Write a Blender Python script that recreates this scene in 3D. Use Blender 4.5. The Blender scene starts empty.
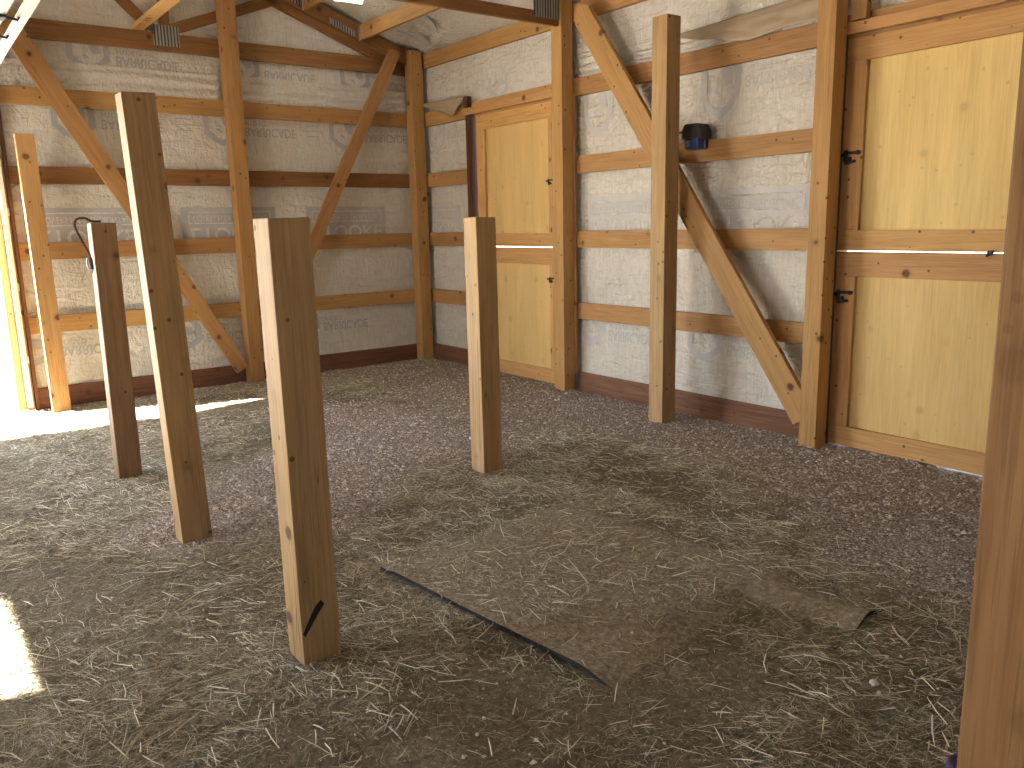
import bpy, bmesh, math, random
import numpy as np
from mathutils import Vector, Matrix
random.seed(7); rng = np.random.default_rng(11)
S = bpy.context.scene
COL = S.collection
PI = math.pi

# ------------------------------------------------------------------ camera
def make_camera():
    yaw, pitch, roll = -0.643961424, -0.191167974, -0.0218263962
    cy, sy, cp, sp = math.cos(yaw), math.sin(yaw), math.cos(pitch), math.sin(pitch)
    f = Vector((-sy*cp, cy*cp, sp)); r = Vector((cy, sy, 0)); u = r.cross(f)
    r2 = r*math.cos(roll) + u*math.sin(roll); u2 = r2.cross(f)
    cam = bpy.data.cameras.new('camera'); o = bpy.data.objects.new('camera', cam); COL.objects.link(o)
    cam.sensor_width = 36; cam.lens = 36*822.36/1024; cam.clip_start = 0.05; cam.clip_end = 500
    m = Matrix((r2, u2, -f)).transposed().to_4x4(); m.translation = Vector((-4.7223, -7.8293, 1.4321))
    o.matrix_world = m
    S.camera = o
make_camera()

# ------------------------------------------------------------------ light
S.view_settings.view_transform = 'Standard'; S.view_settings.look = 'None'
S.view_settings.gamma = 1; S.view_settings.use_curve_mapping = False
S.view_settings.exposure = 2.12
SUN_DIR = Vector((1, -0.5, -1.07)).normalized()
W = bpy.data.worlds.new('sky'); S.world = W; W.use_nodes = True
nt = W.node_tree; nt.nodes.clear()
sky = nt.nodes.new('ShaderNodeTexSky'); sky.sky_type = 'NISHITA'; sky.sun_disc = False
sky.sun_elevation = math.radians(43.7); sky.sun_rotation = math.atan2(-SUN_DIR.x, -SUN_DIR.y)
bg = nt.nodes.new('ShaderNodeBackground'); bg.inputs['Strength'].default_value = 0.42
wo = nt.nodes.new('ShaderNodeOutputWorld')
hz = nt.nodes.new('ShaderNodeHueSaturation'); hz.inputs['Saturation'].default_value = .78; nt.links.new(sky.outputs[0], hz.inputs['Color']); nt.links.new(hz.outputs[0], bg.inputs[0]); nt.links.new(bg.outputs[0], wo.inputs[0])
sl = bpy.data.lights.new('sun', 'SUN'); sl.energy = 26.0; sl.angle = math.radians(0.6); sl.color = (1, .94, .84)
so = bpy.data.objects.new('sun', sl); COL.objects.link(so)
so.rotation_euler = SUN_DIR.to_track_quat('-Z', 'Y').to_euler()
def portal(name, loc, rot, sx, sy):
    l = bpy.data.lights.new(name, 'AREA'); l.shape = 'RECTANGLE'; l.size = sx; l.size_y = sy
    l.cycles.is_portal = True
    o = bpy.data.objects.new(name, l); COL.objects.link(o); o.location = loc; o.rotation_euler = rot
DX0, DX1, DH = -6.70, -3.99, 2.42      # overhead door opening in the gable wall
portal('portal_door', ((DX0+DX1)/2, .12, DH/2), (-PI/2, 0, 0), DX1-DX0, DH)
BX0, BX1, BH = -7.2, -6.5, 2.2        # opening added in the unseen back wall to let in fill light
BACKY = -10.6
portal('portal_back', ((BX0+BX1)/2, BACKY-.05, BH/2), (PI/2, 0, 0), BX1-BX0, BH)

# ------------------------------------------------------------------ helpers
def setp(o, label=None, cat=None, group=None, kind=None):
    if label: o['label'] = label
    if cat: o['category'] = cat
    if group: o['group'] = group
    if kind: o['kind'] = kind
    return o
def link(name, me, mat=None, parent=None):
    o = bpy.data.objects.new(name, me); COL.objects.link(o)
    if mat: me.materials.append(mat)
    if parent: o.parent = parent
    return o
def empty(name, loc, rz=0):
    o = bpy.data.objects.new(name, None); COL.objects.link(o); o.location = loc; o.rotation_euler = (0, 0, rz)
    o.empty_display_size = .1
    return o
def bmesh_obj(name, bm, mat, parent=None, smooth=False):
    bmesh.ops.recalc_face_normals(bm, faces=bm.faces)
    me = bpy.data.meshes.new(name); bm.to_mesh(me); bm.free()
    if smooth:
        for p in me.polygons: p.use_smooth = True
    return link(name, me, mat, parent)
def add_box(bm, lo, hi, bev=0.0, mat=None):
    g = bmesh.ops.create_cube(bm, size=1)['verts']
    lo = Vector(lo); hi = Vector(hi); c = (lo+hi)/2; d = hi-lo
    for v in g: v.co = Vector((v.co.x*d.x, v.co.y*d.y, v.co.z*d.z)) + c
    if bev > 0:
        es = list({e for v in g for e in v.link_edges})
        r = bmesh.ops.bevel(bm, geom=es, offset=bev, segments=2, affect='EDGES', profile=.6)
        g = list({v for f in r['faces'] for v in f.verts} | {v for v in g if v.is_valid})
    if mat is not None:
        for v in g:
            if v.is_valid: v.co = mat @ v.co
    return g
def box(name, lo, hi, mat, parent=None, bev=.002):
    """box with its own origin at its centre; grain follows its longest side (local X)"""
    lo = Vector(lo); hi = Vector(hi); c = (lo+hi)/2; d = hi-lo
    if d.z >= d.x and d.z >= d.y:
        M = Matrix(((0, 0, 1), (0, 1, 0), (-1, 0, 0))).transposed().to_4x4(); s = (d.z, d.y, d.x)
    elif d.y >= d.x:
        M = Matrix(((0, 1, 0), (-1, 0, 0), (0, 0, 1))).transposed().to_4x4(); s = (d.y, d.x, d.z)
    else:
        M = Matrix.Identity(4); s = tuple(d)
    bm = bmesh.new(); add_box(bm, [-x/2 for x in s], [x/2 for x in s], min(bev, min(s)*.3))
    o = bmesh_obj(name, bm, mat, parent)
    M.translation = c
    if parent: o.parent = parent; o.matrix_parent_inverse = Matrix.Identity(4); o.matrix_basis = Matrix.Translation(-pw(parent)) @ M
    else: o.matrix_world = M
    return o
def pw(p):
    v = Vector((0, 0, 0))
    while p is not None: v += p.location; p = p.parent
    return v
def prism(name, pts, axis, a0, a1, mat, parent=None, grain=None, bev=.002):
    """extrude a polygon. axis 'x': pts are (y,z), 'y': pts are (x,z), 'z': (x,y)"""
    def P(p, a):
        return Vector((a, p[0], p[1])) if axis == 'x' else Vector((p[0], a, p[1])) if axis == 'y' else Vector((p[0], p[1], a))
    A = [P(p, a0) for p in pts]; B = [P(p, a1) for p in pts]
    c = sum(A+B, Vector())/(2*len(pts))
    g = Vector(grain).normalized() if grain else (A[1]-A[0]).normalized()
    n = {'x': Vector((1, 0, 0)), 'y': Vector((0, 1, 0)), 'z': Vector((0, 0, 1))}[axis]
    R = Matrix((g, n.cross(g).normalized(), n)).transposed().to_4x4(); R.translation = c
    Ri = R.inverted()
    bm = bmesh.new(); va = [bm.verts.new(Ri @ v) for v in A]; vb = [bm.verts.new(Ri @ v) for v in B]
    k = len(pts)
    bm.faces.new(va); bm.faces.new(vb[::-1])
    for i in range(k): bm.faces.new((va[i], vb[i], vb[(i+1) % k], va[(i+1) % k]))
    if bev: bmesh.ops.bevel(bm, geom=list(bm.edges), offset=bev, segments=1, affect='EDGES')
    o = bmesh_obj(name, bm, mat, parent)
    if parent: o.matrix_basis = Matrix.Translation(-pw(parent)) @ R
    else: o.matrix_world = R
    return o
def tube_mesh(bm, pts, rad, seg=8):
    pts = [Vector(p) for p in pts]; rings = []
    for i, p in enumerate(pts):
        t = (pts[min(i+1, len(pts)-1)]-pts[max(i-1, 0)]).normalized()
        a = t.cross(Vector((.31, .77, .55))).normalized(); b = t.cross(a)
        r = rad[i] if isinstance(rad, (list, tuple)) else rad
        rings.append([bm.verts.new(p + a*math.cos(2*PI*k/seg)*r + b*math.sin(2*PI*k/seg)*r) for k in range(seg)])
    for q, w in zip(rings, rings[1:]):
        for k in range(seg): bm.faces.new((q[k], q[(k+1) % seg], w[(k+1) % seg], w[k]))
    bm.faces.new(rings[0][::-1]); bm.faces.new(rings[-1])
def smoothpath(ctrl, n=10):
    c = [Vector(p) for p in ctrl]; c = [c[0]*2-c[1]]+c+[c[-1]*2-c[-2]]; out = []
    for i in range(1, len(c)-2):
        for k in range(n):
            t = k/n; a, b, d, e = c[i-1:i+3]
            out.append(.5*((2*b)+(d-a)*t+(2*a-5*b+4*d-e)*t*t+(3*b-a-3*d+e)*t**3))
    return out+[c[-2]]
def np_mesh(name, V, F, mat, parent=None, smooth=True, attrs=None):
    me = bpy.data.meshes.new(name); V = np.asarray(V, np.float32); F = np.asarray(F, np.int32)
    k = F.shape[1]
    me.vertices.add(len(V)); me.vertices.foreach_set('co', V.ravel())
    me.loops.add(F.size); me.loops.foreach_set('vertex_index', F.ravel())
    me.polygons.add(len(F)); me.polygons.foreach_set('loop_start', np.arange(len(F), dtype=np.int32)*k)
    me.polygons.foreach_set('use_smooth', np.full(len(F), smooth))
    me.update(calc_edges=True)
    for an, av in (attrs or {}).items():
        a = me.attributes.new(an, 'FLOAT', 'POINT'); a.data.foreach_set('value', np.asarray(av, np.float32))
    return link(name, me, mat, parent)
# value noise in numpy
_T = rng.random((256, 256))
def vn(x, y, s, o=0.):
    x = np.asarray(x, float)*s+o*17.3+500; y = np.asarray(y, float)*s+o*9.1+500
    i = np.floor(x).astype(int); j = np.floor(y).astype(int); fx = x-i; fy = y-j
    fx = fx*fx*(3-2*fx); fy = fy*fy*(3-2*fy)
    a = _T[i % 256, j % 256]; b = _T[(i+1) % 256, j % 256]; c = _T[i % 256, (j+1) % 256]; d = _T[(i+1) % 256, (j+1) % 256]
    return (a*(1-fx)+b*fx)*(1-fy)+(c*(1-fx)+d*fx)*fy - .5
def ss(a, b, x): t = np.clip((x-a)/(b-a), 0, 1); return t*t*(3-2*t)

# ------------------------------------------------------------------ materials
class NT:
    def __init__(s, name):
        s.m = bpy.data.materials.new(name); s.m.use_nodes = True; s.t = s.m.node_tree; s.t.nodes.clear()
        s.out = s.n('ShaderNodeOutputMaterial'); s.b = s.n('ShaderNodeBsdfPrincipled'); s.l(s.b.outputs[0], s.out.inputs[0])
    def n(s, k, **kw):
        nd = s.t.nodes.new(k)
        for a, v in kw.items(): setattr(nd, a, v)
        return nd
    def l(s, a, b): s.t.links.new(a, b)
    def i(s, nd, **kw):
        for a, v in kw.items():
            k = int(a[1:]) if a[0] == '_' and a[1:].isdigit() else a
            if hasattr(v, 'is_output'): s.l(v, nd.inputs[k])
            else: nd.inputs[k].default_value = v
        return nd
    def math(s, op, a, b=0., c=0.):
        nd = s.n('ShaderNodeMath', operation=op); s.i(nd, _0=a, _1=b)
        if op in ('MULTIPLY_ADD', 'SMOOTH_MIN'): s.i(nd, _2=c)
        return nd.outputs[0]
    def noise(s, vec, scale, detail=3, rough=.5, dist=0):
        nd = s.n('ShaderNodeTexNoise'); s.i(nd, Vector=vec, Scale=scale, Detail=detail, Roughness=rough, Distortion=dist); return nd.outputs[0]
    def ramp(s, fac, stops):
        nd = s.n('ShaderNodeValToRGB'); s.l(fac, nd.inputs[0]); e = nd.color_ramp.elements
        while len(e) < len(stops): e.new(.5)
        for k, (p, c) in enumerate(stops): e[k].position = p; e[k].color = (*c, 1) if isinstance(c, tuple) else (c, c, c, 1)
        return nd.outputs[0]
    def mix(s, f, a, b, mode='MIX'):
        nd = s.n('ShaderNodeMix', data_type='RGBA', blend_type=mode)
        for k, v in ((0, f), (6, a), (7, b)):
            if hasattr(v, 'is_output'): s.l(v, nd.inputs[k])
            else: nd.inputs[k].default_value = v if k == 0 else (*v, 1)
        return nd.outputs[2]
    def mapping(s, vec, scale, rot=(0, 0, 0)):
        nd = s.n('ShaderNodeMapping'); s.l(vec, nd.inputs[0]); nd.inputs['Scale'].default_value = scale; nd.inputs['Rotation'].default_value = rot
        return nd.outputs[0]
    def bump(s, h, st, d=.01):
        nd = s.n('ShaderNodeBump'); s.i(nd, Strength=st, Distance=d, Height=h); s.l(nd.outputs[0], s.b.inputs['Normal']); return nd
def wood(name, base, dark, knot=(.10, .04, .015), grain=1., knots=1., rough=.62, check=0.):
    N = NT(name); tc = N.n('ShaderNodeTexCoord').outputs['Object']; oi = N.n('ShaderNodeObjectInfo').outputs['Random']
    off = N.n('ShaderNodeCombineXYZ'); r100 = N.math('MULTIPLY', oi, 37.); N.i(off, _0=r100, _1=r100, _2=r100)
    v = N.n('ShaderNodeVectorMath', operation='ADD'); N.l(tc, v.inputs[0]); N.l(off.outputs[0], v.inputs[1]); v = v.outputs[0]
    vor = N.n('ShaderNodeTexVoronoi'); N.i(vor, Vector=v, Scale=4.6)
    kd = vor.outputs['Distance']
    # grain bends round the knots
    g = N.noise(N.mapping(v, (1.3, 26, 26)), 1.6, 4, .55, .6)
    fine = N.noise(N.mapping(v, (3, 110, 110)), 1.5, 2, .6)
    big = N.noise(N.mapping(v, (.7, 4.5, 4.5)), 1.5, 2)
    c = N.mix(N.ramp(g, [(.32, 0.), (.66, 1.)]), dark, base)
    c = N.mix(N.math('MULTIPLY', N.ramp(fine, [(.38, 1.), (.52, 0.)]), .5*grain), c, tuple(x*.62 for x in dark))
    c = N.mix(N.math('MULTIPLY', N.ramp(big, [(.35, 0.), (.7, 1.)]), .45), c, tuple(min(1, x*1.18) for x in base))
    hue = N.n('ShaderNodeHueSaturation'); N.i(hue, Color=c, Hue=N.math('MULTIPLY_ADD', oi, .010, .496), Saturation=1., Value=N.math('MULTIPLY_ADD', oi, .2, .9)); c = hue.outputs[0]
    ring = N.ramp(N.math('ADD', kd, N.math('MULTIPLY', N.noise(v, 30, 2), .05)), [(.115, 1.), (.135, .5), (.17, .15), (.24, 0.)])
    c = N.mix(N.math('MULTIPLY', ring, .92*knots), c, knot)
    v2 = N.n('ShaderNodeTexVoronoi'); N.i(v2, Vector=v, Scale=11.)
    c = N.mix(N.math('MULTIPLY', N.ramp(v2.outputs['Distance'], [(.085, 1.), (.115, 0.)]), .8*knots), c, knot)
    h = g
    if check:
        ck = N.ramp(N.noise(N.mapping(v, (.55, 17, 17)), 1.1, 1, .4, .2), [(.495, 0.), (.5, 1.), (.505, 0.)])
        ck = N.math('MULTIPLY', ck, N.ramp(N.noise(v, 1.1, 1), [(.50, 0.), (.56, 1.)]))
        c = N.mix(N.math('MULTIPLY', ck, check), c, (.05, .025, .012))
    N.i(N.b, **{'Base Color': c, 'Roughness': rough, 'Specular IOR Level': .3})
    N.bump(N.math('ADD', h, fine), .22, .004)
    return N.m
def plain(name, col, rough=.6, metal=0., var=.12, scale=12., bump=.0):
    N = NT(name); tc = N.n('ShaderNodeTexCoord').outputs['Object']
    nz = N.noise(tc, scale, 4)
    c = N.mix(N.math('MULTIPLY', nz, 1.), tuple(x*(1-var) for x in col), tuple(min(1, x*(1+var)) for x in col))
    N.i(N.b, **{'Base Color': c, 'Roughness': rough, 'Metallic': metal})
    if bump: N.bump(nz, bump, .004)
    return N.m
M_POST = wood('sawn_post_wood', (.48, .315, .155), (.36, .22, .098), check=.8, rough=.6)
M_POSTD = wood('brown_treated_post_wood', (.26, .145, .072), (.17, .09, .042), check=.8)
M_NEAR = wood('weathered_post_wood', (.37, .205, .095), (.26, .125, .052), check=.9, grain=1.3, knots=.3)
M_FRAME = wood('framing_lumber', (.49, .28, .11), (.39, .20, .066), rough=.58)
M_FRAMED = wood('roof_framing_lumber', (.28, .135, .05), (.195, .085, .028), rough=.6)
M_DOORW = wood('door_frame_lumber', (.64, .375, .15), (.54, .285, .095), rough=.55)
M_DARK = wood('dark_brown_board', (.13, .06, .03), (.07, .03, .016), knots=.5)  # dark brown tone over the whole board
M_SKIRT = wood('treated_skirt_board', (.23, .105, .06), (.14, .058, .034), grain=1.4)
M_PLY = wood('yellow_plywood', (.78, .565, .235), (.72, .49, .18), knot=(.40, .22, .08), knots=.35, grain=.5, rough=.5)
M_STEEL = plain('galvanised_steel', (.55, .56, .56), .4, .7)
def plate_material():
    N = NT('toothed_truss_plate'); tc = N.n('ShaderNodeTexCoord').outputs['Object']; sp = N.n('ShaderNodeSeparateXYZ'); N.l(tc, sp.inputs[0])
    f = N.math('FRACT', N.math('MULTIPLY', sp.outputs[0], 1/.027))
    N.i(N.b, **{'Base Color': N.mix(N.math('GREATER_THAN', f, .55), (.40, .41, .40), (.07, .065, .06)), 'Roughness': .5, 'Metallic': .3})
    return N.m
M_PLATE = plate_material()
M_WHITE = plain('white_painted_steel', (.66, .66, .62), .45, 0, .04)
M_BLACK = plain('black_painted_iron', (.016, .016, .018), .4, .2)
M_RUBBER = plain('black_rubber', (.03, .03, .032), .8, 0, .3, 30, .4)

def wrap_material():
    N = NT('white_house_wrap'); pos = N.n('ShaderNodeNewGeometry').outputs['Position']
    weave = N.noise(N.mapping(pos, (60, 60, 9)), 1., 3, .6)
    weave2 = N.noise(N.mapping(pos, (9, 9, 60)), 1., 3, .6)
    stain = N.noise(N.mapping(pos, (5, 5, 1.6)), 1.3, 4, .6)
    c = N.mix(N.ramp(weave, [(.42, 0.), (.7, 1.)]), (.76, .735, .68), (.63, .60, .54))
    c = N.mix(N.math('MULTIPLY', N.ramp(weave2, [(.5, 0.), (.7, 1.)]), .5), c, (.64, .61, .56))
    c = N.mix(N.math('MULTIPLY', N.ramp(stain, [(.4, 0.), (.68, 1.)]), .5), c, (.66, .60, .50))
    N.i(N.b, **{'Base Color': c, 'Roughness': .55, 'Specular IOR Level': .35})
    wr = N.noise(N.mapping(pos, (7, 7, 4.5), (.5, .5, 0)), 1., 4, .62, 2.6)
    wr2 = N.noise(N.mapping(pos, (3.2, 3.2, 11), (.75, -.6, .2)), 1.6, 3, .5, .8)
    fineh = N.noise(N.mapping(pos, (28, 28, 8)), 1., 2, .6)
    h = N.math('ADD', N.math('MULTIPLY', wr, 1.), N.math('ADD', N.math('MULTIPLY', wr2, 1.2), N.math('MULTIPLY', fineh, .35)))
    N.bump(h, .9, .028)
    return N.m
M_WRAP = wrap_material()
M_PRINT = plain('faded_grey_print', (.47, .465, .48), .6, 0, .18, 14)
M_PRINTL = plain('faded_light_print', (.56, .555, .56), .6, 0, .15, 14)
M_FLAP = plain('loose_wrap_flap', (.40, .315, .215), .5, 0, .15, 9)  # wrap brown, darkened to carry the shade of the drooping fold

# ------------------------------------------------------------------ roof geometry
def roofz(x): return 3.19 + .36*(min(-x, 7.32+x) if not hasattr(x, 'shape') else 0)
def roofz_np(x): return 3.19 + .36*np.minimum(-x, 7.32+x)
LX, RY = -7.32, BACKY
LEV = {'D': .693, 'C': 1.30, 'B': 1.913, 'A': 2.531, 'E': 3.11}

# ------------------------------------------------------------------ wrapped walls
FOLDZ = 2.83
def disp(u, z, seed):
    d = vn(u, z, 2.1, seed)*.012 + vn(u, z, 6., seed+1)*.006
    # pulled flat behind each girt, puffed between
    k = np.min(np.abs(np.stack([z-v for v in LEV.values()])), axis=0)
    return d*ss(.05, .2, k) + .012*ss(.07, .30, k)
def wall_grid(name, axis, u0, u1, holes, seed, plane):
    nu = int(round((u1-u0)/.03)); us = np.linspace(u0, u1, nu+1)
    zs = np.arange(-.06, 4.7, .03)
    U, Z = np.meshgrid(us, zs, indexing='ij')
    if axis == 'L': Zc = np.minimum(Z, roofz_np(U)+.02)
    else: Zc = np.minimum(Z, 3.24)
    D = disp(U, Zc, seed)
    V = np.stack([U, plane-D, Zc], -1) if axis == 'L' else np.stack([plane-D, U, Zc], -1)
    n, m = U.shape; idx = np.arange(n*m).reshape(n, m)
    uc = (us[:-1]+us[1:])/2; zc = (zs[:-1]+zs[1:])/2; UC, ZC = np.meshgrid(uc, zc, indexing='ij')
    keep = np.abs(Zc[:-1, 1:]-Zc[:-1, :-1]) > 1e-5
    for (a, b, c, d) in holes: keep &= ~((UC > a) & (UC < b) & (ZC > c) & (ZC < d))
    F = np.stack([idx[:-1, :-1], idx[1:, :-1], idx[1:, 1:], idx[:-1, 1:]], -1)[keep]
    if axis == 'R': F = F[:, ::-1]
    o = np_mesh(name, V.reshape(-1, 3), F, M_WRAP); o['kind'] = 'structure'
    return o
D1Y0, D1Y1 = -2.185, -1.05       # plank doors in the right wall
D2Y0, D2Y1 = -6.06, -4.925
DTOP = 2.463
wall_left = wall_grid('wall_left', 'L', LX, .05, [(DX0, DX1, -1, DH)], 1, .055)
wall_right = wall_grid('wall_right', 'R', RY, .055, [(D1Y0-.03, D1Y1+.03, -1, DTOP+.04), (D2Y0-.03, D2Y1+.03, -1, DTOP+.04)], 5, .055)
def panels(bm, axis, plane, u0, u1, z0, z1, holes):
    """flat sheet with rectangular holes as strips"""
    us = sorted({u0, u1, *[h[0] for h in holes], *[h[1] for h in holes]}); zs = sorted({z0, z1, *[h[2] for h in holes], *[h[3] for h in holes]})
    for a, b in zip(us, us[1:]):
        for c, d in zip(zs, zs[1:]):
            um, zm = (a+b)/2, (c+d)/2
            if any(h[0] < um < h[1] and h[2] < zm < h[3] for h in holes): continue
            P = [(a, c), (b, c), (b, d), (a, d)]
            bm.faces.new([bm.verts.new((p[0], plane, p[1]) if axis == 'L' else (plane, p[0], p[1])) for p in P])
M_SIDING = plain('outer_metal_siding', (.55, .53, .50), .5, 0, .05)
bm = bmesh.new(); panels(bm, 'R', .12, RY, .12, -.1, 3.22, [(D1Y0-.02, D1Y1+.02, -.1, DTOP+.02), (D2Y0-.02, D2Y1+.02, -.1, DTOP+.02)])
bmesh_obj('outer_siding', bm, M_SIDING, wall_right)
bm = bmesh.new(); panels(bm, 'L', .12, LX, .12, -.1, 3.22, [(DX0, DX1, -.1, DH)])
bm.faces.new([bm.verts.new(p) for p in ((LX, .12, 3.22), (.12, .12, 3.22), (LX/2, .12, 4.55))])
bmesh_obj('outer_siding', bm, M_SIDING, wall_left)
# far side wall with a tall narrow doorway, and the end wall behind the camera with an opening added for fill light
bm = bmesh.new(); panels(bm, 'R', LX, RY, .05, -.1, 3.22, [(-3.58, -2.74, -.1, 3.0)])
o = bmesh_obj('wall_far_side', bm, M_SKIRT); o['kind'] = 'structure'
bm = bmesh.new(); panels(bm, 'L', RY, LX, .05, -.1, 3.22, [(BX0, BX1, -.1, BH)])
bm.faces.new([bm.verts.new(p) for p in ((LX, RY, 3.22), (.05, RY, 3.22), (LX/2, RY, 4.55))])
o = bmesh_obj('wall_back', bm, M_SKIRT); o['kind'] = 'structure'

# ceiling: white roof blanket on both slopes
xs = np.concatenate([np.linspace(LX-.01, LX/2, 60), np.linspace(LX/2, .16, 110)[1:]]); ys = np.linspace(RY-.2, .16, 220)
X, Y = np.meshgrid(xs, ys, indexing='ij')
Zr = 3.19 + .36*np.minimum(-X, 7.32+X) + .004 + (vn(X, Y, 3., 8)*.022+vn(X, Y, 9., 9)*.01+.01)
corner = np.exp(-((X+.15)**2+(Y+.15)**2)/.35)
ang = np.arctan2(Y-.02, X-.02); Zr += corner*.02*np.sin(ang*26)
n, m = X.shape; idx = np.arange(n*m).reshape(n, m)
F = np.stack([idx[:-1, :-1], idx[:-1, 1:], idx[1:, 1:], idx[1:, :-1]], -1).reshape(-1, 4)
ceiling = np_mesh('ceiling', np.stack([X, Y, Zr], -1).reshape(-1, 3), F, M_WRAP); ceiling['kind'] = 'structure'

# ------------------------------------------------------------------ faded printing on the wrap
def text_mesh(body, size, bold=.0):
    cu = bpy.data.curves.new('lettering', 'FONT'); cu.body = body; cu.size = size; cu.offset = bold; cu.fill_mode = 'FRONT'
    o = bpy.data.objects.new('lettering', cu); COL.objects.link(o)
    me = bpy.data.meshes.new_from_object(o.evaluated_get(bpy.context.evaluated_depsgraph_get()))
    bpy.data.objects.remove(o); bpy.data.curves.remove(cu)
    V = np.array([v.co[:2] for v in me.vertices]); F = [tuple(p.vertices) for p in me.polygons]
    bpy.data.meshes.remove(me)
    if len(V): V[:, 0] -= V[:, 0].min(); V[:, 1] -= V[:, 1].min()
    return V, F
class Prints:
    """flat ink shapes laid on a wrap surface; (u, z) coordinates, u runs left to right as seen from inside"""
    def __init__(s): s.V = []; s.F = []
    def poly(s, pts):
        b = len(s.V); s.V += [tuple(p) for p in pts]; s.F.append(tuple(range(b, b+len(pts))))
    def strip(s, pts, w):
        P = [Vector(p) for p in pts]
        for a, b in zip(P, P[1:]):
            t = (b-a).normalized(); n = Vector((-t.y, t.x))*w/2
            s.poly([a-n-t*w*.3, b-n+t*w*.3, b+n+t*w*.3, a+n-t*w*.3])
    def rect(s, u0, z0, u1, z1):
        k = max(1, int((u1-u0)/.05)); m = max(1, int((z1-z0)/.04))
        for i in range(k):
            for j in range(m):
                a, b = u0+(u1-u0)*i/k, u0+(u1-u0)*(i+1)/k; c, d = z0+(z1-z0)*j/m, z0+(z1-z0)*(j+1)/m
                s.poly([(a, c), (b, c), (b, d), (a, d)])
    def text(s, body, u, z, w, h, flip=True, bold=.0):
        V, F = text_mesh(body, 1., bold); V = V/np.array([V[:, 0].max(), V[:, 1].max()])
        if flip: V[:, 1] = 1-V[:, 1]
        b = len(s.V); s.V += [(u+p[0]*w, z+p[1]*h) for p in V]; s.F += [tuple(i+b for i in f) for f in F]
    def shield(s, u, z, w, h):
        out = [(-.5, .5), (-.5, -.12), (-.28, -.36), (0, -.52), (.28, -.36), (.5, -.12), (.5, .5)]
        s.strip([(u+a*w, z+b*h) for a, b in out], .048)
        s.poly([(u+a*w, z+b*h) for a, b in ((-.02, .5), (.30, .42), (.34, .12), (.16, .05), (.05, .22))])
        s.poly([(u+a*w, z+b*h) for a, b in ((-.20, -.02), (.02, -.16), (-.02, -.05), (-.10, .06))])
    def build(s, mapf, mat, parent, name='printed_marks'):
        me = bpy.data.meshes.new(name); me.from_pydata([mapf(*p) for p in s.V], [], s.F)
        return link(name, me, mat, parent)
def onL(off):
    return lambda u, z: (u, .055-float(disp(np.array([u]), np.array([z]), 1)[0])-off, z)
def onR(off):
    return lambda u, z: (.055-float(disp(np.array([-u]), np.array([z]), 5)[0])-off, -u, z)
def logo_row(P, us, ztop, full=True, h=.36):
    for u in us:
        P.shield(u, ztop-h*.42, .28, h)
        P.text('BARRICADE', u+.21, ztop-.155, .50, .085, bold=.02)
        P.text('HYDRO', u+.22, ztop-.055, .20, .045)
        if full:
            for k in range(3): P.rect(u+.82-.04*(k % 2), ztop-.03-k*.05, u+.96+.03*(k % 2), ztop-.022-k*.05)
def box_row(P, PB, us, ztop):
    for u in us:
        w = .88; P.rect(u, ztop-.30, u+w, ztop)
        PB.rect(u+.06, ztop-.052, u+w-.05, ztop-.04); PB.rect(u+.06, ztop-.152, u+w-.05, ztop-.14)
        PB.rect(u+.06, ztop-.152, u+.07, ztop-.06); PB.rect(u+w-.06, ztop-.152, u+w-.05, ztop-.06)
        PB.text('COVERS M.S.R THUR.INTAL', u+.10, ztop-.128, w-.19, .052)
        PB.text('LTOOKE', u+.08, ztop-.32, w-.13, .135, bold=.02)
PL, PLB = Prints(), Prints()
logo_row(PL, (-3.31, -2.08, -.85), 2.452, h=.24)
logo_row(PL, (-3.14, -1.85, -.70), 2.975, full=False, h=.20)
logo_row(PL, (-3.98+.15, -2.60, -1.42), .56, full=False, h=.2)
box_row(PL, PLB, (-3.75, -2.52, -1.32), 1.652)
PL.build(onL(.004), M_PRINT, wall_left); PLB.build(onL(.010), M_WRAP, wall_left)
PR, PRB = Prints(), Prints()
logo_row(PR, (.26,), 2.46, full=False, h=.28)
logo_row(PR, (2.72, 3.95), 2.455, h=.33)
logo_row(PR, (2.63, 3.86), .62, full=False, h=.2)
PR.shield(1.36, 2.69, .26, .17)
box_row(PR, PRB, (-.2, 2.60, 3.83), 1.645)
PR.build(onR(.004), M_PRINTL, wall_right); PRB.build(onR(.010), M_WRAP, wall_right)
PC = Prints()
PC.rect(.62, -1.15, .95, -.80); PC.shield(.42, -.75, .3, .3); PC.text('BARRICADE', .30, -1.9, .5, .1, bold=.02); PC.shield(.25, -.40, .2, .25)
PC.build(lambda u, v: (-u, v, 3.165+.36*u), M_PRINTL, ceiling)

# ------------------------------------------------------------------ folded wrap layers and loose flaps
def fold_strip(name, axis, u0, u1, z0, z1, label, seed):
    us = np.linspace(u0, u1, int((u1-u0)/.02)+2); ts = np.linspace(0, 1, 26); U, T = np.meshgrid(us, ts, indexing='ij')
    Z = z0+(z1-z0)*T + vn(U, T, .9, seed)*.02 + vn(U, U*0, 3, seed+2)*.010
    D = .022+.014*np.sin(T*PI*5+vn(U, T, 1.2, seed)*5)*(T*(1-T)*4)**.4+.016*vn(U, T*3, 3., seed+1)+.014*ss(.9, 1, T)*0
    P = .055-.012-D
    V = np.stack([U, P, Z], -1) if axis == 'L' else np.stack([P, U, Z], -1)
    n, m = U.shape; idx = np.arange(n*m).reshape(n, m)
    F = np.stack([idx[:-1, :-1], idx[1:, :-1], idx[1:, 1:], idx[:-1, 1:]], -1).reshape(-1, 4)
    o = np_mesh(name, V.reshape(-1, 3), F, M_WRAP)
    so_ = o.modifiers.new('t', 'SOLIDIFY'); so_.thickness = .002
    return setp(o, label, 'house wrap')
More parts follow.
